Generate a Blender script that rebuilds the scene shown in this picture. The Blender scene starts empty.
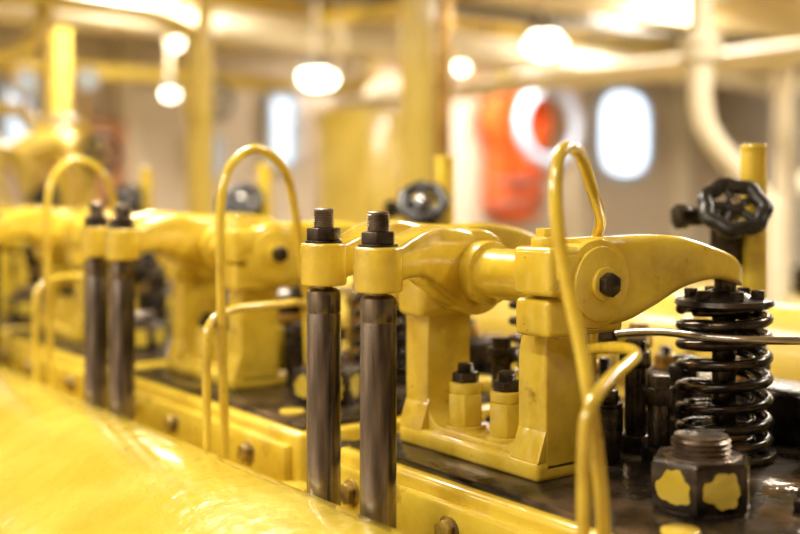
import bpy, bmesh, math, random
from mathutils import Vector, Matrix
random.seed(4)
H = 1.70          # height of engine datum above the floor
P = 0.643         # cylinder pitch
scene = bpy.context.scene
scene.view_settings.view_transform='Standard'

# ------------------------------------------------------------------ materials
def new_mat(name):
    m = bpy.data.materials.new(name); m.use_nodes = True
    nt = m.node_tree; b = nt.nodes["Principled BSDF"]
    return m, nt, b
def tex_coord(nt, scale=(1,1,1)):
    tc = nt.nodes.new("ShaderNodeTexCoord"); mp = nt.nodes.new("ShaderNodeMapping")
    mp.inputs["Scale"].default_value = scale
    nt.links.new(tc.outputs["Object"], mp.inputs["Vector"]); return mp.outputs["Vector"]
def noise(nt, vec, scale, detail=4, rough=.55):
    n = nt.nodes.new("ShaderNodeTexNoise"); n.inputs["Scale"].default_value = scale
    n.inputs["Detail"].default_value = detail; n.inputs["Roughness"].default_value = rough
    nt.links.new(vec, n.inputs["Vector"]); return n.outputs["Fac"]
def ramp(nt, fac, stops):
    r = nt.nodes.new("ShaderNodeValToRGB"); e = r.color_ramp.elements
    while len(e) < len(stops): e.new(.5)
    for i,(p,c) in enumerate(stops):
        e[i].position = p; e[i].color = (c[0],c[1],c[2],1)
    nt.links.new(fac, r.inputs["Fac"]); return r.outputs["Color"]
def bump(nt, b, fac, strength, dist=.002):
    n = nt.nodes.new("ShaderNodeBump"); n.inputs["Strength"].default_value = strength
    n.inputs["Distance"].default_value = dist
    nt.links.new(fac, n.inputs["Height"]); nt.links.new(n.outputs["Normal"], b.inputs["Normal"])
def mk(name, cols, scale=30, rough=(.3,.5), metal=0, bmp=.0, bscale=60, sc=(1,1,1), coat=0, pos=(.35,.65), bd=.002, grime_and_corners=0):
    m, nt, b = new_mat(name)
    v = tex_coord(nt, sc)
    f = noise(nt, v, scale)
    n = len(cols)
    st = [(pos[0]+(pos[1]-pos[0])*i/max(1,n-1), c) for i,c in enumerate(cols)]
    col = ramp(nt, f, st)
    if grime_and_corners:
        # oil stains in patches, sparse chips, and darker colour in concave corners
        def mix(c, fac, dark):
            x = nt.nodes.new("ShaderNodeMix"); x.data_type='RGBA'
            nt.links.new(fac, x.inputs["Factor"]); nt.links.new(c, x.inputs["A"]); x.inputs["B"].default_value=(*dark,1)
            return x.outputs["Result"]
        g = ramp(nt, noise(nt, v, 8, 5, .6), [(.52,(0,0,0)),(.70,(grime_and_corners*.75,)*3)])
        col = mix(col, g, (.26,.14,.014))
        gs = ramp(nt, noise(nt, v, 26, 5, .62), [(.63,(0,0,0)),(.72,(grime_and_corners*.8,)*3)])
        col = mix(col, gs, (.14,.075,.012))
        g2 = ramp(nt, noise(nt, v, 110, 2, .5), [(.735,(0,0,0)),(.76,(grime_and_corners,)*3)])
        col = mix(col, g2, (.06,.035,.015))
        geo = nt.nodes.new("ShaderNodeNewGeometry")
        g3 = ramp(nt, geo.outputs["Pointiness"], [(.40,(grime_and_corners*1.2,)*3),(.485,(0,0,0))])
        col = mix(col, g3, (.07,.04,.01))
    nt.links.new(col, b.inputs["Base Color"])
    f2 = noise(nt, v, scale*.6+3, 3)
    mr = nt.nodes.new("ShaderNodeMapRange"); mr.inputs["From Min"].default_value=.3; mr.inputs["From Max"].default_value=.7
    mr.inputs["To Min"].default_value=rough[0]; mr.inputs["To Max"].default_value=rough[1]
    nt.links.new(f2, mr.inputs["Value"]); nt.links.new(mr.outputs["Result"], b.inputs["Roughness"])
    b.inputs["Metallic"].default_value = metal
    b.inputs["Coat Weight"].default_value = coat; b.inputs["Coat Roughness"].default_value = .08
    if bmp: bump(nt, b, noise(nt, v, bscale, 3), bmp, bd)
    return m
def emit(name, col, s):
    m, nt, b = new_mat(name)
    b.inputs["Base Color"].default_value=(*col,1)
    b.inputs["Emission Color"].default_value=(*col,1); b.inputs["Emission Strength"].default_value=s
    return m
YEL = mk("yellow_paint", [(.47,.29,.020),(.66,.455,.034),(.74,.545,.055)], 14, (.10,.32), 0, .5, 50, coat=.85, pos=(.25,.6), grime_and_corners=.75)
YEL2 = mk("yellow_paint_cover", [(.54,.395,.035),(.62,.475,.06)], 6, (.09,.34), 0, .9, 32, coat=1, bd=.004, grime_and_corners=.16)
YBG = mk("yellow_paint_aged", [(.58,.42,.06),(.74,.57,.12)], 4, (.22,.42), coat=.4)
ROD = mk("dark_oiled_steel", [(.05,.04,.033),(.18,.145,.12),(.36,.31,.26)], 14, (.14,.32), .9, .15, 60, sc=(3,3,.35))
DARK = mk("black_steel", [(.014,.011,.009),(.085,.065,.05)], 40, (.16,.38), .7, .3, 80)
SPR = mk("spring_steel", [(.014,.011,.009),(.05,.042,.035),(.15,.095,.055)], 30, (.12,.32), .8, .2, 90, pos=(.35,.7))
DECK = mk("oily_deck_steel", [(.013,.010,.007),(.06,.045,.03),(.18,.12,.07)], 14, (.04,.34), .6, .6, 40)
RUST = mk("stained_steel", [(.10,.07,.05),(.34,.27,.21)], 40, (.2,.42), .85, .4, 120)
WORN = mk("worn_painted_bolt", [(.16,.10,.04),(.55,.38,.06)], 60, (.25,.45), .4, .3, 90, coat=.3)
STEEL = mk("bright_steel", [(.35,.33,.30),(.6,.57,.53)], 20, (.15,.3), .95)
BLK = mk("black_bakelite", [(.008,.008,.008),(.025,.021,.018)], 30, (.2,.38), 0, .2, 60)
BRASS = mk("brass", [(.40,.24,.06),(.62,.40,.12)], 20, (.25,.4), .8)
CREAM = mk("cream_paint", [(.74,.65,.45),(.84,.75,.56)], 3, (.35,.6))
WALL = mk("wall_paint", [(.70,.59,.44),(.78,.68,.54)], 1.2, (.5,.7))
WALLC = mk("bulkhead_paint_grey", [(.60,.55,.48),(.70,.65,.58)], 1.2, (.5,.7))
CEIL = mk("ceiling_paint", [(.70,.57,.31),(.80,.68,.41)], 1.5, (.5,.7))
FLOOR = mk("floor_plate", [(.18,.14,.10),(.28,.22,.16)], 5, (.3,.6), .3, .3, 30)
ORG = mk("orange_fabric", [(.80,.10,.01),(.95,.17,.012)], 6, (.6,.8))
RED = mk("red_paint", [(.6,.03,.02),(.7,.06,.03)], 6, (.4,.6))
WHITE = mk("white_plastic", [(.62,.76,.98),(.70,.83,1.0)], 6, (.3,.5))
GREY = mk("grey_paint", [(.22,.21,.19),(.32,.30,.27)], 5, (.4,.6))
BROWN = mk("brown_paint", [(.42,.19,.08),(.56,.30,.14)], 5, (.4,.6))
GLOW_W = emit("lamp_glass_warm", (1,.88,.66), 13)
GLOW_C = emit("daylight_glass", (.72,.85,1), 2.6)
GLOW_D = emit("daylight_glass_dim", (.68,.82,1), 1.2)

# ------------------------------------------------------------------ builder
class B:
    def __init__(s, name, loc=(0,0,0), parent=None):
        s.name=name; s.loc=loc; s.bm=bmesh.new(); s.mats=[]
    def mi(s, m):
        if m not in s.mats: s.mats.append(m)
        return s.mats.index(m)
    def merge(s, t, mat, M=None, bev=0, seg=2, ang=.7):
        if M is not None: bmesh.ops.transform(t, matrix=M, verts=t.verts)
        bmesh.ops.recalc_face_normals(t, faces=t.faces)
        if bev:
            es=[e for e in t.edges if len(e.link_faces)==2 and e.calc_face_angle(0)>ang]
            if es: bmesh.ops.bevel(t, geom=es, offset=bev, segments=seg, profile=.5, affect='EDGES', clamp_overlap=True)
        i=s.mi(mat)
        for f in t.faces: f.material_index=i; f.smooth=True
        me=bpy.data.meshes.new("tmp"); t.to_mesh(me); t.free()
        s.bm.from_mesh(me); bpy.data.meshes.remove(me)
    def box(s,x0,x1,y0,y1,z0,z1,mat,bev=.003,seg=2,M=None):
        t=bmesh.new(); bmesh.ops.create_cube(t,size=1)
        for v in t.verts:
            v.co=Vector((x0+(v.co.x+.5)*(x1-x0), y0+(v.co.y+.5)*(y1-y0), z0+(v.co.z+.5)*(z1-z0)))
        s.merge(t,mat,M,bev,seg)
    def cyl(s,p0,p1,r,mat,r2=None,n=28,bev=0,seg=2,spin=0):
        p0=Vector(p0);p1=Vector(p1);d=p1-p0
        t=bmesh.new(); bmesh.ops.create_cone(t,cap_ends=True,segments=n,radius1=r,radius2=r if r2 is None else r2,depth=d.length)
        M=Matrix.Translation((p0+p1)/2)@d.to_track_quat('Z','Y').to_matrix().to_4x4()@Matrix.Rotation(spin,4,'Z')
        s.merge(t,mat,M,bev,seg)
    def lathe(s,prof,base,mat,axis=(0,0,1),n=28,bev=0,a0=0):
        t=bmesh.new(); rings=[]
        for r,z in prof:
            rings.append([t.verts.new((r*math.cos(a0+2*math.pi*i/n), r*math.sin(a0+2*math.pi*i/n), z)) for i in range(n)])
        for a,b in zip(rings,rings[1:]):
            for i in range(n): t.faces.new((a[i],a[(i+1)%n],b[(i+1)%n],b[i]))
        t.faces.new(rings[0][::-1]); t.faces.new(rings[-1])
        M=Matrix.Translation(Vector(base))
        if tuple(axis)!=(0,0,1): M=M@Vector(axis).to_track_quat('Z','Y').to_matrix().to_4x4()
        s.merge(t,mat,M,bev)
    def thread(s,base,axis,r,L,mat,pitch=.0025,n=20):
        pr=[(r*.9,0)]; z=0
        while z<L-pitch:
            pr+= [(r,z+pitch*.5),(r*.88,z+pitch)]; z+=pitch
        pr+= [(r*.9,L-.001),(r*.75,L)]
        s.lathe(pr,base,mat,axis,n)
    def tube(s,pts,r,mat,closed=False,smooth=True,n=14,sub=8):
        pts=[Vector(p) for p in pts]
        if smooth:
            out=[];N=len(pts)
            rng=range(N) if closed else range(N-1)
            for i in rng:
                if closed: a,b,c,d=pts[i-1],pts[i],pts[(i+1)%N],pts[(i+2)%N]
                else: a,b,c,d=pts[max(i-1,0)],pts[i],pts[i+1],pts[min(i+2,N-1)]
                for k in range(sub):
                    u=k/sub
                    out.append(.5*((2*b)+(c-a)*u+(2*a-5*b+4*c-d)*u*u+(3*b-a-3*c+d)*u**3))
            if not closed: out.append(pts[-1])
            pts=out
        N=len(pts); T=[]
        for i in range(N):
            if closed: T.append((pts[(i+1)%N]-pts[i-1]).normalized())
            else: T.append((pts[min(i+1,N-1)]-pts[max(i-1,0)]).normalized())
        u=T[0].orthogonal().normalized(); t=bmesh.new(); rings=[]
        for i in range(N):
            u=(u-T[i]*u.dot(T[i])).normalized(); w=T[i].cross(u)
            rings.append([t.verts.new(pts[i]+r*(math.cos(2*math.pi*k/n)*u+math.sin(2*math.pi*k/n)*w)) for k in range(n)])
        if closed:
            off=min(range(n),key=lambda k:(rings[0][k].co-rings[-1][0].co).length)
            last=rings[0][off:]+rings[0][:off]
        for a,b in zip(rings,rings[1:]):
            for k in range(n): t.faces.new((a[k],a[(k+1)%n],b[(k+1)%n],b[k]))
        if closed:
            a=rings[-1]
            for k in range(n): t.faces.new((a[k],a[(k+1)%n],last[(k+1)%n],last[k]))
        else:
            t.faces.new(rings[0][::-1]); t.faces.new(rings[-1])
        s.merge(t,mat)
    def loft(s,st,mat,n=28,ex=.45,bev=0):
        t=bmesh.new(); rings=[]
        fine=[]
        for i in range(len(st)-1):
            a,b,c,d=[st[j] for j in (max(i-1,0),i,i+1,min(i+2,len(st)-1))]
            for k in range(5):
                u=k/5
                fine.append([.5*(2*B1+(C1-A1)*u+(2*A1-5*B1+4*C1-D1)*u*u+(3*B1-A1-3*C1+D1)*u**3) for A1,B1,C1,D1 in zip(a,b,c,d)])
        fine.append(list(st[-1])); N=len(fine)
        for i,f in enumerate(fine):
            p=Vector(f[:3]); q0=fine[max(i-1,0)]; q1=fine[min(i+1,N-1)]
            d=Vector((q1[0]-q0[0],q1[1]-q0[1],0)).normalized(); side=Vector((-d.y,d.x,0))
            ring=[]
            for k in range(n):
                a=2*math.pi*k/n; c=math.cos(a); sn=math.sin(a)
                ring.append(t.verts.new(p+side*f[3]*math.copysign(abs(c)**ex,c)+Vector((0,0,1))*f[4]*math.copysign(abs(sn)**ex,sn)))
            rings.append(ring)
        for a,b in zip(rings,rings[1:]):
            for k in range(n): t.faces.new((a[k],a[(k+1)%n],b[(k+1)%n],b[k]))
        t.faces.new(rings[0][::-1]); t.faces.new(rings[-1])
        s.merge(t,mat)
    def ext(s,poly,axis,a0,a1,mat,bev=.003,seg=2):
        t=bmesh.new()
        def mp(p,a):
            if axis=='x': return Vector((a,p[0],p[1]))
            if axis=='y': return Vector((p[0],a,p[1]))
            return Vector((p[0],p[1],a))
        A=[t.verts.new(mp(p,a0)) for p in poly]; C=[t.verts.new(mp(p,a1)) for p in poly]
        t.faces.new(A); t.faces.new(C[::-1]); n=len(poly)
        for i in range(n): t.faces.new((A[i],C[i],C[(i+1)%n],A[(i+1)%n]))
        s.merge(t,mat,None,bev,seg,ang=.9)
    def bolt(s,base,axis,r,mat,h=None,stud=None,washer=True):
        a=Vector(axis).normalized(); b=Vector(base); h=h or r*.9
        if washer: s.cyl(b,b+a*r*.18,r*1.25,mat,bev=.0006)
        s.cyl(b+a*r*.18,b+a*(h+r*.18),r,mat,n=6,bev=r*.07)
        if stud: s.thread(b+a*(h+r*.1),a,r*.55,stud,DARK)
    def wheel(s,c,R,r,mat,yoff=-.09):
        x,y,z=c
        s.cyl((x,y+yoff,z),(x,y+.05,z),.012,STEEL)
        s.tube([(x+R*math.cos(i*math.pi/12),y+yoff,z+R*math.sin(i*math.pi/12)) for i in range(24)],r,mat,closed=True,smooth=False,n=10)
        for i in range(2):
            a=i*math.pi/2+.4; s.cyl((x-R*math.cos(a),y+yoff,z-R*math.sin(a)),(x+R*math.cos(a),y+yoff,z+R*math.sin(a)),r*.65,mat)
    def done(s):
        me=bpy.data.meshes.new(s.name); s.bm.to_mesh(me); s.bm.free()
        for m in s.mats: me.materials.append(m)
        me.set_sharp_from_angle(angle=math.radians(38))
        o=bpy.data.objects.new(s.name,me); o.location=s.loc
        scene.collection.objects.link(o); return o

def roundpoly(pts, r, seg=4):
    out=[];n=len(pts)
    for i in range(n):
        p=Vector(pts[i]); a=Vector(pts[i-1]); c=Vector(pts[(i+1)%n])
        rr=r[i] if isinstance(r,(list,tuple)) else r
        if rr<=0: out.append(tuple(p)); continue
        da=(a-p); dc=(c-p); l=min(rr,da.length*.45,dc.length*.45)
        s0=p+da.normalized()*l; s1=p+dc.normalized()*l
        for k in range(seg+1):
            u=k/seg; out.append(tuple((1-u)**2*s0+2*u*(1-u)*p+u*u*s1))
    return out

# ------------------------------------------------------------------ engine units
def loc(k,dz=0): return (0,P*k,H)

def cylinder_head(k):
    b=B("cylinder_head",loc(k))
    b.box(.08,.62,-.36,.20,-.45,-.302,YEL,.008,3)
    b.box(.068,.085,-.345,.185,-.372,-.318,YEL,.005,2)
    b.box(.092,.61,-.35,.19,-.303,-.295,DECK,.003,2)
    for y in (-.255,-.028,.148): b.bolt((.068,y,-.343),(-1,0,0),.0125,WORN,.009)
    b.cyl((.30,.03,-.296),(.30,.03,-.262),.055,DARK,.05,bev=.003)
    b.cyl((.42,-.29,-.296),(.42,-.29,-.275),.03,YEL,bev=.003)
    b.cyl((.265,-.055,-.296),(.265,-.055,-.235),.019,DARK,bev=.002)
    b.bolt((.265,-.055,-.235),(0,0,1),.015,DARK,.014,.012)
    b.box(.49,.58,-.2,.12,-.297,-.235,DARK,.01,3)
    for y in (-.16,-.04,.08): b.bolt((.525,y,-.235),(0,0,1),.016,BRASS,.014,.012)
    for (x,y,h,m) in ((.30,-.10,-.20,DARK),(.325,-.045,-.17,DARK),(.335,.09,-.19,BRASS),(.27,.12,-.18,DARK),(.44,-.02,-.20,DARK),(.45,.06,-.17,BRASS),(.47,-.10,-.18,DARK)):
        b.cyl((x,y,-.296),(x,y,h),.012,m,bev=.001)
        b.cyl((x,y,-.296),(x,y,-.276),.02,m,n=6,bev=.001)
        b.cyl((x,y,h-.03),(x,y,h-.012),.019,m,n=6,bev=.001)
    # low yellow brackets and a small bolted flange among the springs
    b.box(.235,.262,-.02,.09,-.296,-.215,YEL,.004)
    b.bolt((.248,.035,-.215),(0,0,1),.012,DARK,.01,.01)
    b.cyl((.45,-.20,-.296),(.45,-.20,-.24),.018,YEL,bev=.002); b.bolt((.45,-.20,-.24),(0,0,1),.015,DARK,.012,.012)
    b.cyl((.122,-.275,-.296),(.122,-.275,-.290),.017,YEL,bev=.002)
    b.cyl((.27,-.30,-.296),(.27,-.30,-.285),.014,DARK,n=6,bev=.002)
    return b.done()

def pedestal(k):
    b=B("rocker_pedestal",loc(k))
    b.box(.138,.232,-.082,.155,-.296,-.274,YEL,.006,3)
    pts=[(-.082,-.285),(.155,-.285),(.155,-.105),(.100,-.105),(.112,-.15),(.114,-.270),(-.040,-.270),(-.040,-.165),(-.050,-.135),(-.082,-.105)]
    b.ext(roundpoly(pts,[0,0,.01,.01,.02,.03,.03,.02,.01,.01]),'x',.150,.214,YEL,.004,3)
    b.ext([(.139,-.276),(.152,-.276),(.152,-.240)],'y',-.0815,-.040,YEL,.0008)
    b.ext([(.139,-.276),(.152,-.276),(.152,-.240)],'y',.112,.1545,YEL,.0008)
    b.cyl((.185,-.122,-.094),(.185,-.060,-.094),.0455,YEL,n=40,bev=.004)
    b.box(.124,.232,-.112,-.062,-.146,-.108,YEL,.006,3)
    b.box(.131,.24,.100,.150,-.146,-.098,YEL,.01,3)
    b.cyl((.185,.100,-.094),(.185,.152,-.094),.046,YEL,n=40,bev=.004)
    for (x,y) in ((.176,.076),(.176,.006)):
        b.cyl((x,y,-.275),(x,y,-.266),.0235,YEL,bev=.001)
        b.cyl((x,y,-.266),(x,y,-.230),.0210,YEL,n=6,bev=.0015,spin=.3)
        b.cyl((x,y,-.230),(x,y,-.218),.0185,YEL,bev=.001)
        b.cyl((x,y,-.218),(x,y,-.207),.0160,DARK,n=6,bev=.0012,spin=.1)
        b.thread((x,y,-.207),(0,0,1),.010,.010,DARK)
    return b.done()

def rocker_near(k):
    b=B("rocker_arm",loc(k))
    b.cyl((.185,-.062,-.093),(.185,.098,-.093),.0285,YEL,n=36)
    b.cyl((.185,.040,-.093),(.185,.060,-.093),.036,YEL,n=36,bev=.002)
    b.cyl((.185,.064,-.093),(.185,.097,-.093),.049,YEL,n=40,bev=.003,seg=3)
    b.cyl((.185,-.062,-.093),(.185,-.050,-.093),.034,YEL,n=36,bev=.002)
    b.loft([(.008,.002,-.078,.014,.018),(.035,.014,-.071,.014,.020),(.070,.034,-.068,.015,.025),(.105,.056,-.073,.016,.034),(.14,.070,-.083,.016,.042),(.175,.078,-.092,.016,.047),(.19,.080,-.093,.016,.047)],YEL,ex=.35)
    b.cyl((0,0,-.101),(0,0,-.056),.0245,YEL,n=32,bev=.003,seg=3)
    b.cyl((0,0,-.056),(0,0,-.0535),.020,DARK,bev=.0006)
    b.cyl((0,0,-.0535),(0,0,-.041),.0185,DARK,n=6,bev=.0014,spin=.35)
    b.thread((0,0,-.041),(0,0,1),.0118,.020,RUST)
    b.box(.118,.19,-.121,-.066,-.1045,-.056,YEL,.006,3)
    b.cyl((.140,-.094,-.058),(.140,-.094,-.046),.0165,YEL,n=24,bev=.003)
    b.cyl((.140,-.094,-.047),(.140,-.094,-.038),.012,YEL,n=6,bev=.001)
    b.box(.126,.156,-.1235,-.119,-.088,-.064,YEL,.002)
    b.cyl((.185,-.127,-.094),(.185,-.122,-.094),.038,YEL,n=40,bev=.002)
    b.cyl((.185,-.132,-.094),(.185,-.126,-.094),.017,YEL,bev=.001)
    b.cyl((.185,-.141,-.094),(.185,-.130,-.094),.0125,DARK,n=6,bev=.001)
    b.loft([(.165,-.094,-.093,.024,.044),(.20,-.095,-.093,.025,.0455),(.235,-.098,-.092,.023,.044),(.275,-.103,-.0845,.021,.0375),(.315,-.110,-.077,.0205,.027),(.355,-.117,-.079,.021,.018),(.383,-.122,-.087,.020,.0145),(.398,-.125,-.096,.012,.010)],YEL,ex=.35)
    b.cyl((.385,-.122,-.115),(.385,-.122,-.096),.012,DARK,bev=.001)
    return b.done()

def rocker_far(k):
    b=B("rocker_arm",loc(k))
    y0=.10
    b.loft([(.008,.102,-.078,.015,.020),(.045,.118,-.070,.016,.021),(.09,.145,-.064,.018,.025),(.135,.17,-.070,.019,.036),(.185,.18,-.086,.020,.046),(.235,.18,-.086,.022,.043),(.28,.176,-.073,.021,.032),(.33,.17,-.070,.021,.022),(.375,.162,-.080,.021,.014),(.40,.156,-.088,.014,.009)],YEL,ex=.35)
    b.cyl((.185,.158,-.093),(.185,.205,-.093),.049,YEL,n=40,bev=.004)
    b.cyl((.185,.203,-.093),(.185,.215,-.093),.018,DARK,n=6,bev=.001)
    b.cyl((0,y0,-.101),(0,y0,-.056),.0245,YEL,n=32,bev=.003,seg=3)
    b.cyl((0,y0,-.056),(0,y0,-.0535),.020,DARK,bev=.0006)
    b.cyl((0,y0,-.0535),(0,y0,-.040),.0185,DARK,n=6,bev=.0014,spin=.1)
    b.thread((0,y0,-.040),(0,0,1),.0112,.021,RUST)
    b.cyl((.383,.16,-.115),(.383,.16,-.092),.012,DARK,bev=.001)
    return b.done()

def push_rod(k,y):
    b=B("push_rod",(0,P*k+y,H))
    b.cyl((0,0,-.117),(0,0,-.0985),.010,ROD)
    b.lathe([(.0135,-.104),(.0175,-.107),(.0182,-.111),(.0182,-.128),(.0174,-.1295),(.0174,-.131),(.0182,-.1325),(.0182,-.40)][::-1],(0,0,0),ROD,n=36)
    return b.done()

def valve_spring(k,x,y):
    b=B("valve_spring",(x,P*k+y,H))
    def helix(R,z0,z1,turns,r):
        N=int(turns*28); pts=[]
        for i in range(N+1):
            u=i/N; a=2*math.pi*turns*u
            pts.append((R*math.cos(a),R*math.sin(a),z0+(z1-z0)*((3*u*u-2*u**3)*.25+u*.75)))
        b.tube(pts,r,SPR,smooth=False,n=10)
    helix(.0470,-.288,-.132,7.4,.0058)
    helix(.031,-.286,-.130,7.8,.0042)
    b.cyl((0,0,-.296),(0,0,-.286),.056,DARK,bev=.002)
    b.cyl((0,0,-.287),(0,0,-.258),.024,BRASS,bev=.003)
    b.lathe([(.050,-.129),(.054,-.126),(.052,-.121),(.036,-.119),(.022,-.113),(.013,-.110)],(0,0,0),DARK,n=36)
    b.cyl((0,0,-.26),(0,0,-.109),.013,DARK)
    for a in range(6):
        t=a*math.pi/3
        b.cyl((.036*math.cos(t),.036*math.sin(t),-.121),(.036*math.cos(t),.036*math.sin(t),-.110),.008,DARK,n=6,bev=.0008)
    return b.done()

def head_nut(k,x,y,s=1.0):
    b=B("cylinder_head_nut",(x,P*k+y,H-.295))
    R=.0490*s; a0=math.radians(34)
    b.cyl((0,0,0),(0,0,.004*s),.0445*s,DARK,n=40,bev=.0012)
    b.lathe([(R*.96,.003*s),(R,.006*s),(R,.043*s),(R*.93,.048*s)],(0,0,0),DARK,n=6,a0=a0)
    b.cyl((0,0,.047*s),(0,0,.0495*s),.037*s,RUST,n=36,bev=.001)
    b.thread((0,0,.047*s),(0,0,1),.0275*s,.021*s,RUST,pitch=.0045*s,n=32)
    rnd=random.Random(7+k)
    ap=R*math.cos(math.pi/6)
    for f in range(6):
        a=a0+math.pi/6+f*math.pi/3
        nrm=Vector((math.cos(a),math.sin(a),0)); tg=Vector((-math.sin(a),math.cos(a),0))
        t=bmesh.new(); vs=[]
        M=36
        for i in range(M):
            an=2*math.pi*i/M; rr=(.0160+.0018*math.cos(3*an+f)+.0012*math.cos(7*an+2*f)+rnd.uniform(-.0010,.0010))*s
            vs.append(t.verts.new(nrm*(ap+.0005)+tg*rr*math.cos(an)*1.12+Vector((0,0,.0245*s+rr*math.sin(an)))))
        fc=t.faces.new(vs); r=bmesh.ops.extrude_face_region(t,geom=[fc])
        for v in r['geom']:
            if isinstance(v,bmesh.types.BMVert): v.co-=nrm*.001
        b.merge(t,YEL2)
    return b.done()

def injector(k):
    b=B("fuel_injector",(.30,P*k+.03,H))
    b.lathe([(.034,-.262),(.034,-.225),(.026,-.22),(.026,-.19),(.03,-.188),(.03,-.168),(.02,-.16),(.02,-.14),(.012,-.138),(.012,-.12)],(0,0,0),DARK,n=28)
    b.cyl((0,0,-.215),(0,0,-.2),.034,BRASS,n=6,bev=.002)
    b.box(-.07,.07,-.014,.014,-.262,-.245,DARK,.004)
    for x in (-.055,.055): b.bolt((x,0,-.245),(0,0,1),.013,BRASS,.012,.03)
    b.cyl((.02,-.03,-.178),(.045,-.075,-.168),.011,STEEL,n=6,bev=.001)
    return b.done()

def fuel_pipe(k):
    b=B("fuel_pipe",loc(k))
    b.tube([(.30,.03,-.175),(.318,-.02,-.165),(.325,-.08,-.157),(.335,-.15,-.157),(.38,-.20,-.158),(.50,-.25,-.160),(.66,-.30,-.165),(.70,-.31,-.20),(.70,-.31,-.33)],.0045,STEEL)
    b.cyl((.306,.01,-.171),(.318,-.02,-.165),.009,DARK,n=6)
    return b.done()

def handwheel(k):
    b=B("handwheel_valve",(.535,P*k-.022,H-.022))
    ax=Vector((-.45,-.50,.55)).normalized()
    q=ax.to_track_quat('Z','Y').to_matrix()
    def W(x,y,z): return q@Vector((x,y,z))
    pts=[]
    for i in range(64):
        a=2*math.pi*i/64; R=.0360*(1+.055*math.cos(7*a))
        pts.append(W(R*math.cos(a),R*math.sin(a),0))
    b.tube(pts,.0100,BLK,closed=True,smooth=False,n=14)
    for j in range(5):
        a=j*math.pi*2/5+.5
        b.tube([W(.004*math.cos(a),.004*math.sin(a),.001),W(.018*math.cos(a),.018*math.sin(a),.001),W(.034*math.cos(a),.034*math.sin(a),0)],.0055,BLK,n=10)
    b.cyl(W(0,0,-.012),W(0,0,.009),.0130,BLK,n=20,bev=.002)
    b.cyl(W(0,0,.008),W(0,0,.014),.0065,STEEL,n=6,bev=.001)
    b.cyl(W(0,0,-.055),W(0,0,-.01),.0065,STEEL)
    b.cyl(W(0,0,-.066),W(0,0,-.036),.015,DARK,n=6,bev=.002)
    c=W(0,0,-.075)
    b.cyl(c+Vector((0,0,-.03)),c+Vector((0,0,.03)),.02,DARK,bev=.004)
    b.cyl(c+Vector((-.055,.022,.035)),c+Vector((.0,.0,.035)),.013,BLK,n=8,bev=.002)
    b.cyl(c+Vector((-.068,.027,.035)),c+Vector((-.052,.020,.035)),.017,DARK,n=6,bev=.002)
    b.cyl(c+Vector((0,0,-.20)),c+Vector((0,0,-.028)),.012,YEL)
    b.cyl(c+Vector((0,0,-.215)),c+Vector((0,0,-.19)),.024,YEL,n=6,bev=.002)
    return b.done()

def gauge_post(k):
    b=B("cover_post",(.598,P*k-.005,H))
    b.cyl((0,0,-.30),(0,0,.052),.0165,YEL,n=24)
    b.cyl((0,0,.05),(0,0,.060),.0175,YEL,bev=.003)
    b.cyl((0,0,-.28),(0,0,-.262),.03,YEL,n=6,bev=.002)
    return b.done()

def pipes(k):
    b=B("lubricating_oil_pipe",(0,P*k,H))
    if k==0:
        b.tube([(.020,-.290,-.42),(.020,-.284,-.34),(.020,-.279,-.24),(.018,-.262,-.14),(.016,-.240,-.06),(.018,-.230,-.005),(.030,-.222,.028),(.052,-.213,.0365),(.085,-.195,.028),(.128,-.164,.006),(.170,-.132,-.013),(.210,-.100,-.033),(.240,-.063,-.060),(.262,-.040,-.10),(.272,-.03,-.16),(.272,-.02,-.26)],.0060,YEL)
    else:
        o=.643
        b.tube([(.020,.3615-o,-.42),(.020,.3615-o,-.335),(.015,.362-o,-.176),(.014,.364-o,-.05),(.020,.367-o,.005),(.038,.3725-o,.036),(.077,.379-o,.054),(.13,.401-o,.027),(.165,.430-o,-.035),(.19,.455-o,-.10),(.22,.48-o,-.2),(.24,.50-o,-.28)],.0060,YEL)
    b.done()
    b=B("leak_off_pipe",(0,P*k,H))
    if k==0:
        b.tube([(-.004,-.283,-.42),(-.004,-.283,-.30),(-.003,-.283,-.20),(.006,-.281,-.172),(.040,-.268,-.156),(.085,-.250,-.148),(.110,-.236,-.1445),(.128,-.21,-.144),(.145,-.17,-.149),(.165,-.125,-.158),(.19,-.09,-.17)],.0056,YEL)
    else:
        o=.643
        b.tube([(-.0087,.355-o,-.42),(-.0087,.355-o,-.31),(-.009,.356-o,-.195),(.002,.365-o,-.166),(.028,.378-o,-.157),(.0578,.393-o,-.154),(.12,.416-o,-.156),(.178,.441-o,-.159),(.2,.46-o,-.18),(.21,.47-o,-.28)],.0056,YEL)
    b.done()

for k in range(0,5):
    cylinder_head(k); pedestal(k); rocker_near(k); rocker_far(k)
    push_rod(k,0); push_rod(k,.1)
    valve_spring(k,.385,-.120); valve_spring(k,.383,.155)
    head_nut(k,.205,-.231); head_nut(k,.54,-.285,.9)
    injector(k); fuel_pipe(k); handwheel(k); gauge_post(k); pipes(k)

# camshaft cover in the foreground
b=B("camshaft_cover",(0,0,H))
prof=[(-.012,-.45),(-.012,-.345),(-.018,-.325),(-.032,-.312),(-.052,-.3085),(-.085,-.312),(-.13,-.322),(-.18,-.341),(-.225,-.366),(-.252,-.392),(-.262,-.410),(-.268,-.414),(-.292,-.414),(-.297,-.420),(-.297,-.45)]
b.ext(prof,'y',-1.0,3.0,YEL2,0)
for i in range(18): b.bolt((-.282,-.85+i*.2,-.414),(0,0,1),.009,YEL2,.007)
b.done()

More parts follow.
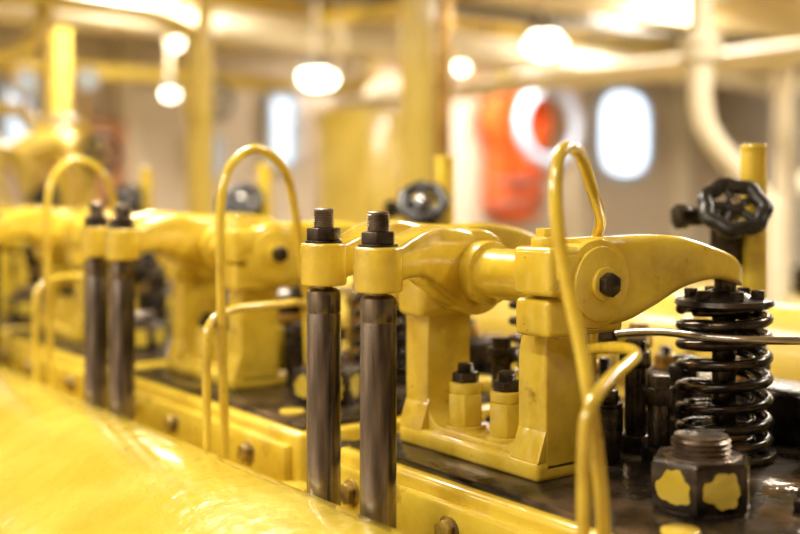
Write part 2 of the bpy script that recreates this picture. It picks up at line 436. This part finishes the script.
# engine block below
b=B("engine_block",(0,0,H))
b.box(-.29,.70,-1.05,3.1,-1.30,-.452,YEL,.02,3)
b.box(-.36,.76,-1.15,3.2,-1.70,-1.30,YEL,.02,3)
for k in range(6):
    y=P*k+.242-P
    b.cyl((.035,y-.02,-.455),(.035,y-.02,-.37),.022,YEL,bev=.003)
    b.cyl((.035,y-.02,-.37),(.035,y-.02,-.345),.026,YEL,n=6,bev=.003)
    b.cyl((.12,y,-.455),(.12,y,-.33),.03,STEEL,bev=.004)
    b.cyl((.12,y,-.34),(.12,y,-.31),.02,DARK,n=6,bev=.003)
    b.cyl((.25,y,-.455),(.25,y,-.30),.024,DARK,bev=.004)
for i in range(4):
    b.box(-.296,-.288,-.9+i,-.1+i,-1.2,-.55,YEL,.004)
b.done()
b=B("exhaust_manifold",(0,0,H))
b.cyl((.84,-1,-.26),(.84,3.0,-.26),.085,YBG,n=32,bev=.01)
for k in range(5):
    y=k*P-.08
    b.cyl((.60,y,-.36),(.80,y,-.27),.045,YBG,n=24)
    b.cyl((.84,y+.30,-.26),(.84,y+.33,-.26),.105,YBG,n=28,bev=.004)
    b.box(.80,.88,y+.05,y+.09,-.5,-.26,YBG,.004)
b.done()

# turbocharger at the far end
b=B("turbocharger",(.25,3.45,H-.02))
b.lathe([(.10,-.35),(.22,-.33),(.27,-.25),(.27,-.12),(.20,-.04),(.15,0),(.15,.1),(.21,.16),(.25,.24),(.22,.32),(.12,.36),(.09,.42)],(0,0,.12),YBG,(1,.15,0),n=36)
b.tube([(.05,.0,.12),(.12,0,.30),(.15,0,.42),(.15,0,.55)],.07,YBG)
b.cyl((.15,0,.53),(.15,0,.56),.10,YBG,bev=.004)
b.cyl((-.2,0,-.45),(-.15,0,0),.12,YBG,n=28)
b.tube([(.45,0,.12),(.62,-.05,.2),(.68,-.1,.05),(.70,-.1,-.6)],.07,YBG)
b.box(-.35,.5,-.15,.25,-1.66,-.42,YBG,.02)
for i in range(10):
    a=i*math.pi/5
    b.cyl((-.20,.25*math.cos(a),.12+.25*math.sin(a)),(-.155,.25*math.cos(a),.12+.25*math.sin(a)),.018,DARK,n=6)
b.done()

# ------------------------------------------------------------------ room
def slab(name,x0,x1,y0,y1,z0,z1,mat):
    b=B(name); b.box(x0,x1,y0,y1,z0,z1,mat,0); return b.done()
X0,X1,Y0,Y1,ZC=-2.6,7.0,-3.0,4.9,H+.95
slab("floor",X0,X1,Y0,Y1,-.1,0,FLOOR)
slab("ceiling",X0,X1,Y0,Y1,ZC,ZC+.1,CEIL)
slab("wall_back",X0-.1,X1+.1,Y1,Y1+.1,0,ZC,WALL)
slab("wall_right",X1,X1+.1,Y0,Y1,0,ZC,WALLC)
slab("wall_left",X0-.1,X0,Y0,Y1,0,ZC,WALL)
slab("wall_front",X0-.1,X1+.1,Y0-.1,Y0,0,ZC,WALL)

def window_rect(name,x,h,w,ht,mat=GLOW_D,rr=.06):
    b=B(name,(x,Y1,H+h))
    b.ext(roundpoly([(-w/2,-ht/2),(w/2,-ht/2),(w/2,ht/2),(-w/2,ht/2)],rr,8),'y',-.03,-.005,mat,0)
    b.tube([(p[0],-.035,p[1]) for p in roundpoly([(-w/2,-ht/2),(w/2,-ht/2),(w/2,ht/2),(-w/2,ht/2)],rr,8)],.03,WHITE,closed=True,smooth=False)
    b.done()
window_rect("window_1",5.74,.43,.56,.66,GLOW_C,rr=.26)
window_rect("window_2",1.18,.38,.16,.36)
window_rect("window_3",2.75,.36,.18,.42)
window_rect("window_4",2.25,.20,.14,.22)

def bulkhead_lamp(x,y,h,r=.09,squash=.6,mat=GLOW_W,stem=True):
    b=B("ceiling_lamp",(x,y,H+h))
    n=10
    b.lathe([(r*math.sin(math.pi*(i+.3)/(n+.6)),-r*squash*math.cos(math.pi*(i+.3)/(n+.6))) for i in range(n+1)],(0,0,0),mat,n=24)
    b.cyl((0,0,r*squash*.8),(0,0,r*squash+.04),r*.8,GREY,n=24,bev=.005)
    b.cyl((0,0,r*squash+.03),(0,0,.95-h),.012,CREAM)
    for i in range(4):
        a=i*math.pi/4; c,s=math.cos(a),math.sin(a)
        b.tube([(1.12*r*c,1.12*r*s,r*squash*.8),(1.1*r*c,1.1*r*s,0),(0.75*r*c,.75*r*s,-r*squash*.9),(0,0,-r*squash*1.15),(-.75*r*c,-.75*r*s,-r*squash*.9),(-1.1*r*c,-1.1*r*s,0),(-1.12*r*c,-1.12*r*s,r*squash*.8)],.005,GREY,n=6)
    b.done()
bulkhead_lamp(1.77,2.92,.45,.08,.5)
bulkhead_lamp(2.51,2.37,.587,.08,.7)
bulkhead_lamp(1.29,3.27,.385,.035,.7)
bulkhead_lamp(4.14,3.53,.70,.17,.35,GLOW_C)
bulkhead_lamp(1.10,4.0,-.03,.035,.9)  # glow of a machine indicator, drawn as a small lamp
bulkhead_lamp(.55,3.15,.62,.03,.8)  # this and the small lamps below are added for blurred light spots
bulkhead_lamp(1.65,4.0,.70,.04,.8)
bulkhead_lamp(2.45,4.0,.62,.035,.8)
bulkhead_lamp(3.55,4.15,.72,.04,.8)
bulkhead_lamp(.80,4.3,.50,.03,.8)

# lifebuoy and life jacket hung on the back bulkhead
b=B("life_ring",(4.66,Y1-.34,H+.44))
pts=[(.27*math.cos(2*math.pi*i/48),0,.25*math.sin(2*math.pi*i/48)) for i in range(48)]
b.tube(pts,.046,WHITE,closed=True,smooth=False,n=16)
b.tube([(.33*math.cos(2*math.pi*i/32),-.01,.31*math.sin(2*math.pi*i/32)) for i in range(32)],.008,ORG,closed=True,smooth=False,n=8)
b.cyl((0,.01,.24),(0,.332,.28),.015,GREY)
b.done()
b=B("life_jacket",(4.56,Y1-.01,H+.20))
b.loft([(-.24,-.06,-.10,.03,.22),(-.13,-.10,-.06,.055,.34),(-.01,-.07,-.10,.03,.32)],ORG,ex=.6)
b.loft([(.01,-.07,-.10,.03,.32),(.14,-.10,-.06,.055,.34),(.28,-.06,-.10,.03,.24)],ORG,ex=.6)
b.loft([(-.10,-.06,.20,.03,.20),(.08,-.07,.24,.04,.24),(.34,-.06,.20,.03,.22)],ORG,ex=.6)
b.tube([(-.14,-.10,.12),(-.24,-.10,.28),(-.16,-.10,.44),(0,-.09,.50),(.18,-.10,.44),(.26,-.10,.28),(.16,-.10,.12)],.08,ORG)
b.box(-.25,.28,-.165,-.15,-.16,-.13,GREY,.004)
b.box(-.25,.28,-.165,-.15,-.30,-.27,GREY,.004)
b.box(-.03,.03,-.175,-.155,-.17,-.11,GREY,.004)
b.cyl((0,-.005,.5),(0,-.12,.5),.015,STEEL)
b.done()

# steel locker
b=B("steel_locker",(2.55,3.6,0))
b.box(-.22,.22,-.2,.2,.05,H+.40,YBG,.01)
b.box(-.21,-.005,-.212,-.198,.1,H+.37,YBG,.004); b.box(.005,.21,-.212,-.198,.1,H+.37,YBG,.004)
b.cyl((-.03,-.212,1.2),(-.03,-.24,1.2),.012,STEEL); b.cyl((.03,-.212,1.2),(.03,-.24,1.2),.012,STEEL)
for x in (-.19,.19): b.box(x-.02,x+.02,-.18,.18,0,.06,GREY,.002)
b.done()

def vpipe(name,x,y,r,mat,z0=0,z1=None,fl=True):
    z1=ZC if z1 is None else z1
    b=B(name,(x,y,0)); b.cyl((0,0,z0),(0,0,z1),r,mat,n=28)
    if fl:
        for z in (z0+.01,H-.55,H+.72):
            if z<z0: continue
            b.cyl((0,0,z),(0,0,z+.03),r*1.6,mat,n=28,bev=.003)
            for i in range(6):
                a=i*math.pi/3; b.cyl((r*1.35*math.cos(a),r*1.35*math.sin(a),z-.01),(r*1.35*math.cos(a),r*1.35*math.sin(a),z+.04),r*.13,DARK,n=6)
    b.done()
vpipe("yellow_pipe",.96,2.30,.026,YBG)
vpipe("yellow_pipe",1.48,1.87,.055,YBG)
vpipe("yellow_pipe",1.66,1.97,.030,BRASS)
vpipe("yellow_pipe",.98,3.7,.05,YBG)
vpipe("cream_pipe",3.2,3.9,.05,CREAM)
vpipe("cream_pipe",4.9,2.9,.06,CREAM)
vpipe("cream_pipe",1.95,4.3,.045,CREAM)
b=B("cream_pipe",(1.8,1.03,H))
b.tube([(0,0,.95),(0,0,.4),(0,0,.22),(.03,-.02,.13),(.10,-.06,.04),(.16,-.09,-.05),(.18,-.10,-.2),(.18,-.10,-1.7)],.032,CREAM)
b.cyl((0,0,.35),(0,0,.38),.055,CREAM,bev=.003); b.cyl((0,0,.385),(0,0,.415),.055,CREAM,bev=.003)
b.done()
# ceiling beams and piping
for i,y in enumerate((1.2,2.5,3.9)):
    b=B("ceiling_beam",(0,y,ZC)); 
    b.box(X0,X1,-.01,.01,-.16,0,CEIL,0); b.box(X0,X1,-.06,.06,-.175,-.16,CEIL,.002); b.done()
def run(name,pts,r,mat):
    b=B(name,(0,0,H)); b.tube(pts,r,mat)
    for p,q in zip(pts,pts[1:]):
        p=Vector(p);q=Vector(q)
        if (q-p).length>1:
            m=(p+q)/2; d=(q-p).normalized(); b.cyl(m-d*.02,m+d*.02,r*1.5,mat,n=24,bev=.003)
            b.cyl(m+Vector((0,0,0)),Vector((m.x,m.y,.95)),.01,GREY)
    b.done()
run("overhead_pipe",[(-2.5,3.1,.64),(1,3.1,.64),(3,3.1,.64),(6.9,3.1,.64)],.05,CREAM)
run("overhead_pipe",[(-2.5,3.45,.84),(1,3.45,.84),(3,3.45,.84),(6.9,3.45,.84)],.035,YBG)
run("overhead_pipe",[(-2.5,4.45,.88),(1,4.45,.88),(3,4.45,.88),(6.9,4.45,.88)],.04,GREY)
run("overhead_pipe",[(-2.5,4.2,.56),(1,4.2,.56),(2.6,4.2,.56),(2.9,4.2,.62),(2.95,4.2,.95)],.04,YBG)
run("overhead_pipe",[(-2.5,3.3,.74),(1,3.3,.74),(3,3.3,.74),(6.9,3.3,.74)],.022,CREAM)
run("overhead_pipe",[(3.1,-2.8,.52),(3.1,0,.52),(3.1,2,.52),(3.1,4.8,.52)],.045,CREAM)
run("overhead_pipe",[(4.6,-2.8,.75),(4.6,0,.75),(4.6,2,.75),(4.6,4.8,.75)],.06,CREAM)
run("overhead_pipe",[(3.9,-2.8,.66),(3.9,0,.66),(3.9,2,.66),(3.9,4.8,.66)],.03,YBG)
run("overhead_pipe",[(5.6,-2.8,.86),(5.6,0,.86),(5.6,2,.86),(5.6,4.8,.86)],.045,CREAM)
run("overhead_pipe",[(2.0,-2.8,.74),(2.0,0,.74),(2.0,2,.74),(2.0,4.8,.74)],.035,YBG)
# yellow services over the far end of the engine, with valves
b=B("cooling_water_piping",(0,0,H))
b.tube([(-1.6,2.75,.42),(-.4,2.75,.42),(.35,2.75,.42),(.55,2.75,.47),(.60,2.75,.60),(.60,2.75,.95)],.032,YBG)
b.tube([(-1.6,2.62,.60),(-.2,2.62,.60),(.75,2.62,.60),(1.06,2.62,.55),(1.08,2.62,.40),(1.08,2.62,-.5),(1.08,2.62,-1.7)],.025,YBG)
b.tube([(-1.6,2.70,.26),(-.2,2.70,.26),(.45,2.70,.26),(.55,2.72,.22),(.72,2.76,.22),(.76,2.76,.10),(.76,2.80,-.1)],.022,YBG)
b.tube([(.05,2.75,.42),(.05,2.78,.30),(.10,2.85,.12),(.10,2.88,-.1),(.10,2.88,-.445)],.035,YBG)
b.tube([(.22,2.70,.26),(.24,2.70,.12),(.30,2.78,.02),(.32,2.82,-.2),(.32,2.85,-.445)],.018,BRASS)
b.tube([(.32,2.75,.42),(.32,2.75,.28),(.40,2.80,.16),(.55,2.85,.10),(.60,2.85,-.1),(.60,2.85,-.445)],.028,YBG)
for (x,y,z,m) in ((-.05,2.72,.50,RED),(.33,2.70,.30,BLK),(.60,2.70,.70,RED),(.10,2.80,.10,BLK),(1.08,2.55,.30,GREY),(.62,2.78,.02,BRASS),(.76,2.74,.12,BLK)):
    b.wheel((x,y,z),.06,.011,m)
    b.cyl((x,y+.03,z-.06),(x,y+.03,z+.06),.05,YBG,bev=.01)
for (x,z) in ((.18,.22),(.50,.34),(.70,.36)):
    b.cyl((x,2.62,z),(x,2.66,z),.045,BRASS,bev=.004); b.cyl((x,2.615,z),(x,2.62,z),.038,WHITE); b.cyl((x,2.65,z-.12),(x,2.65,z-.03),.008,BRASS)
b.done()
b=B("cable_tray",(0,0,H)); b.box(-2.5,6.9,2.70,2.88,.76,.775,GREY,.002)
for i in range(5): b.tube([(-2.5,2.72+.034*i,.79),(2,2.72+.034*i,.79),(6.9,2.72+.034*i,.79)],.012,[BLK,RED,GREY,BROWN,CREAM][i],n=8)
b.done()
for i,x in enumerate((.2,1.75,3.3,5.2,6.4)):
    b=B("trim_%d"%(i+1),(x,Y1,0)); b.box(-.05,.05,-.12,0,0,ZC,CREAM,.004); b.done()
b=B("electrical_cabinet",(3.45,Y1-.14,H+.10)); b.box(-.28,.28,-.13,.13,-.5,.30,BROWN,.01); b.box(-.25,.25,-.145,-.128,-.46,.26,BROWN,.004)
for x in (-.12,0,.12): b.cyl((x,-.145,.12),(x,-.165,.12),.025,WHITE,bev=.003)
b.done()
b=B("electrical_cabinet",(1.50,Y1-.14,H+.15)); b.box(-.18,.18,-.13,.13,-.5,.22,BROWN,.01); b.box(-.16,.16,-.145,-.128,-.46,.19,BROWN,.004)
b.cyl((.1,-.145,.1),(.1,-.165,.1),.025,RED,bev=.003); b.done()
b=B("ventilation_duct",(4.2,2.0,H)); 
b.box(-.2,.2,-.8,.2,-.02,.08,CREAM,.01); b.box(-.15,.15,-.75,.15,-1.7,-.02,CREAM,.01)
b.cyl((0,-.3,.08),(0,-.3,.2),.07,GREY,bev=.01); b.done()
b=B("switch_box",(3.7,1.15,H+.28)); b.box(-.10,.10,-.06,.06,-.10,.12,GREY,.01); b.cyl((0,-.06,0),(0,-.09,0),.03,BLK); b.cyl((0,.0,-1.98),(0,0,-.1),.025,GREY); b.box(-.12,.12,-.12,.12,-1.98,-1.95,GREY,.003); b.done()
b=B("storage_rack",(5.2,1.6,0))
for z in (.4,1.1,H+.12,H+.42): b.box(-.5,.5,-.9,.9,z,z+.04,CREAM,.004)
for x in (-.48,.48):
    for y in (-.88,.88): b.box(x-.025,x+.025,y-.025,y+.025,0,H+.6,CREAM,.003)
for (y,c) in ((-.6,YBG),(-.2,GREY),(.25,BROWN),(.6,CREAM)):
    b.box(-.3,.3,y-.12,y+.12,H+.16,H+.34,c,.02); b.cyl((0,y,1.14),(0,y,1.5),.12,c,bev=.01)
b.done()
b=B("generator_engine",(2.45,1.7,0))
b.box(-.35,.35,-1.5,1.6,.05,1.15,YBG,.03,3)
for i in range(5):
    y=-1.2+i*.58; b.box(-.26,.26,y-.22,y+.22,1.15,1.38,YBG,.05,3)
    b.cyl((-.1,y,1.38),(-.1,y,1.47),.04,DARK,n=6,bev=.004); b.cyl((.12,y,1.38),(.12,y,1.44),.06,YBG,bev=.006)
    b.tube([(.2,y,1.3),(.42,y,1.35),(.48,y,1.1)],.04,YBG)
b.cyl((.48,-1.5,1.1),(.48,1.6,1.1),.08,YBG,n=28,bev=.01)
b.done()
b=B("walkway_railing",(1.30,0,0))
for y in (-2,-.9,.3,3.3): b.cyl((0,y,0),(0,y,1.45),.02,YBG)
for z in (.75,1.1,1.45): b.cyl((0,-2.2,z),(0,3.5,z),.018,YBG)
b.done()

# ------------------------------------------------------------------ lighting
def added_light(x,y,w,l,power,col=(1,.93,.82)):  # added ceiling lights with plain housings, placed to light the scene
    b=B("added_light_housing",(x,y,ZC-.02)); b.box(-w/2,w/2,-l/2,l/2,-.05,0,WHITE,.004)
    b.done()
    L=bpy.data.lights.new("added_area_light",'AREA'); L.shape='RECTANGLE'; L.size=w; L.size_y=l; L.energy=power; L.color=col
    o=bpy.data.objects.new("added_area_light",L); o.location=(x,y,ZC-.08); scene.collection.objects.link(o)
added_light(.15,1.0,.10,1.2,38)
added_light(-.9,-.3,.08,1.2,20)  # added fill for the push rods and head front faces
added_light(-1.7,.7,.2,1.6,40)  # added fill on the walkway side, brightens the rods' left faces
added_light(1.7,-.2,.10,1.2,48)
added_light(1.1,3.2,.2,.9,46)
added_light(3.4,2.2,.3,1.6,78,(1,.93,.84))
added_light(5.6,1.6,.3,1.6,88,(1,.94,.88))
added_light(3.9,4.2,1.4,.25,52,(1,.94,.88))
added_light(-1.6,2.8,.3,1.3,36)
w=bpy.data.worlds.new("world"); scene.world=w; w.use_nodes=True
w.node_tree.nodes["Background"].inputs[0].default_value=(1,.9,.75,1); w.node_tree.nodes["Background"].inputs[1].default_value=.5

# ------------------------------------------------------------------ camera
cam=bpy.data.cameras.new("camera"); co=bpy.data.objects.new("camera",cam); scene.collection.objects.link(co)
co.location=(-.637,-.897,H); co.rotation_euler=(math.radians(90),0,-math.atan2(.595,.804))
cam.lens=50; cam.sensor_width=36; cam.shift_y=-77/800
cam.clip_start=.02
cam.dof.use_dof=True; cam.dof.focus_distance=1.14; cam.dof.aperture_fstop=2.0
scene.camera=co
